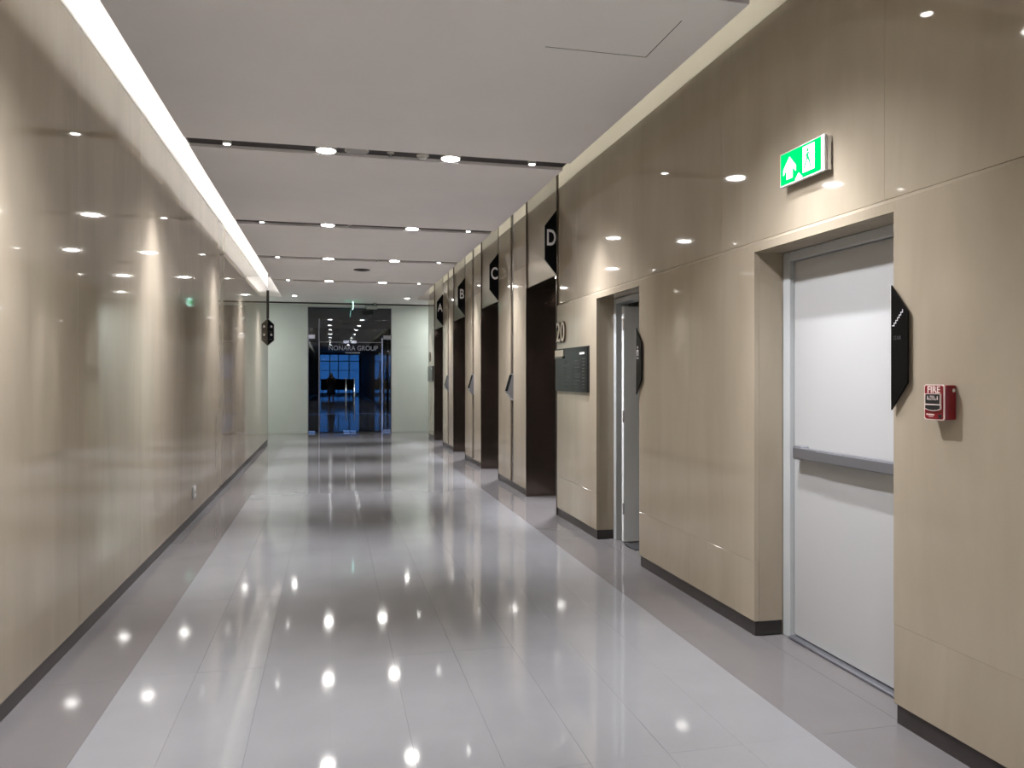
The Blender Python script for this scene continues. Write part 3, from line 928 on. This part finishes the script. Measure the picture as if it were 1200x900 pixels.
# ------------------------------------------------------------------ the photographer, mirrored in the glass entrance
def skin_mesh(verts, edges_, radii, levels=2):
    me = bpy.data.meshes.new('skeleton')
    me.from_pydata(verts, edges_, [])
    o = bpy.data.objects.new('skeleton', me)
    COL.objects.link(o)
    sk = o.modifiers.new('skin', 'SKIN')
    sk.use_smooth_shade = True
    for v, r in zip(me.skin_vertices[0].data, radii):
        v.radius = (r, r) if not isinstance(r, tuple) else r
    me.skin_vertices[0].data[0].use_root = True
    ss = o.modifiers.new('subsurf', 'SUBSURF')
    ss.levels = levels; ss.render_levels = levels
    dg = bpy.context.evaluated_depsgraph_get(); dg.update()
    out = bpy.data.meshes.new_from_object(o.evaluated_get(dg))
    bpy.data.objects.remove(o)
    return out
def chain_mesh(nodes, levels=2):
    """nodes: name -> (parent, xyz, radius); the first is the root"""
    names = list(nodes)
    ix = {n: i for i, n in enumerate(names)}
    return skin_mesh([nodes[n][1] for n in names], [(ix[nodes[n][0]], ix[n]) for n in names if nodes[n][0]], [nodes[n][2] for n in names], levels)
PY = -0.42
person = thing('person', 'person in dark top and skirt holding up a phone, mirrored in the glass entrance', 'person', (0, PY, 0))
N = {'pelvis': (None, (0, 0, .90), (.15, .105)), 'waist': ('pelvis', (0, 0, 1.05), (.125, .09)),
     'chest': ('waist', (0, 0, 1.23), (.145, .10)), 'neck0': ('chest', (0, .0, 1.37), (.075, .065)),
     'neck': ('neck0', (0, .015, 1.43), .048), 'chin': ('neck', (0, .035, 1.49), (.058, .07)),
     'head': ('chin', (0, .03, 1.56), (.074, .092)), 'crown': ('head', (0, .02, 1.63), (.062, .078))}
for s, n in ((-1, 'l'), (1, 'r')):
    N[n + 'sh'] = ('neck0', (s * .165, 0, 1.34), .056)
    N[n + 'el'] = (n + 'sh', (s * .24, .10, 1.12), .040)
    N[n + 'fa'] = (n + 'el', (s * .17, .24, 1.28), .036)
    N[n + 'wr'] = (n + 'fa', (s * .10, .345, 1.405), .025)
    N[n + 'palm'] = (n + 'wr', (s * .085, .358, 1.45), (.022, .030))
    N[n + 'hip'] = ('pelvis', (s * .085, 0, .80), .09)
    N[n + 'kn'] = (n + 'hip', (s * .10, .015, .46), .056)
    N[n + 'ca'] = (n + 'kn', (s * .105, -.01, .32), .053)
    N[n + 'an'] = (n + 'ca', (s * .11, -.01, .09), .034)
    N[n + 'to'] = (n + 'an', (s * .13, .12, .035), (.040, .028))
M['skin'] = principled('skin', (0.42, 0.25, 0.17), 0.5)
M['hair'] = principled('dark_hair', (0.015, 0.012, 0.01), 0.5)
M['cloth'] = principled('dark_cloth', (0.02, 0.02, 0.025), 0.8)
M['skirt'] = principled('navy_skirt', (0.015, 0.018, 0.03), 0.8)
body = put('body', chain_mesh(N), M['skin'], person)
S = {'belly': (None, (0, 0, .93), (.165, .115)), 'waist': ('belly', (0, 0, 1.05), (.14, .10)),
     'chest': ('waist', (0, 0, 1.23), (.16, .112)), 'collar': ('chest', (0, .0, 1.36), (.088, .078))}
for s, n in ((-1, 'l'), (1, 'r')):
    S[n + 'sh'] = ('collar', (s * .165, 0, 1.34), .068)
    S[n + 'el'] = (n + 'sh', (s * .22, .06, 1.19), .054)
put('shirt', chain_mesh(S), M['cloth'], person)
obj('skirt', lathe(bmesh.new(), [(.15, .98), (.175, .90), (.20, .75), (.235, .50), (.225, .50), (.19, .76), (.14, .96)], 28), M['skirt'], person, smooth=True)
HN = {'a': (None, (0, -.005, 1.62), (.085, .095)), 'b': ('a', (0, -.03, 1.56), (.083, .075)), 'c': ('b', (0, -.055, 1.46), (.075, .045)), 'd': ('c', (0, -.06, 1.38), (.06, .03))}
put('hair', chain_mesh(HN), M['hair'], person)
for s in (-1, 1):
    bm = bmesh.new(); bmesh.ops.create_uvsphere(bm, u_segments=12, v_segments=8, radius=.012)
    obj('eye', bm, M['white_ink'], person, (s * .03, .115, 1.565), smooth=True)
    bm = bmesh.new(); bmesh.ops.create_uvsphere(bm, u_segments=10, v_segments=8, radius=.02)
    bmesh.ops.scale(bm, vec=(.4, .8, 1.5), verts=bm.verts)
    obj('ear', bm, M['skin'], person, (s * .078, .02, 1.56), smooth=True)
    put('shoe', chain_mesh({'a': (None, (s * .11, -.03, .04), (.045, .04)), 'b': ('a', (s * .125, .08, .035), (.048, .032)), 'c': ('b', (s * .135, .17, .028), (.036, .022))}), M['matte_black'], person)
    for k in range(4):
        z = 1.432 + k * .019
        put('finger', chain_mesh({'a': (None, (s * .088, .362, z), .0095), 'b': ('a', (s * .080, .378, z + .002), .009), 'c': ('b', (s * .062, .383, z + .003), .008)}, 1), M['skin'], body)
    put('thumb', chain_mesh({'a': (None, (s * .085, .350, 1.435), .011), 'b': ('a', (s * .068, .350, 1.45), .0095), 'c': ('b', (s * .052, .354, 1.462), .0085)}, 1), M['skin'], body)
bm = bmesh.new(); bmesh.ops.create_cone(bm, segments=10, radius1=.014, radius2=.006, depth=.04)
obj('nose', bm, M['skin'], person, (0, .128, 1.535), smooth=True)
obj('mouth', B(-.022, .022, .104, .112, 1.497, 1.504, bevel=.002), M['red'], person)
t = thing('phone', 'dark phone held up in both hands, mirrored in the glass entrance', 'phone', (0, -0.052, 1.45))
obj('body', B(-.075, .075, -.004, .004, -.036, .036, bevel=.0035), M['matte_black'], t)
obj('screen', B(-.07, .07, -.0046, -.004, -.032, .032), M['panel_glass'], t)
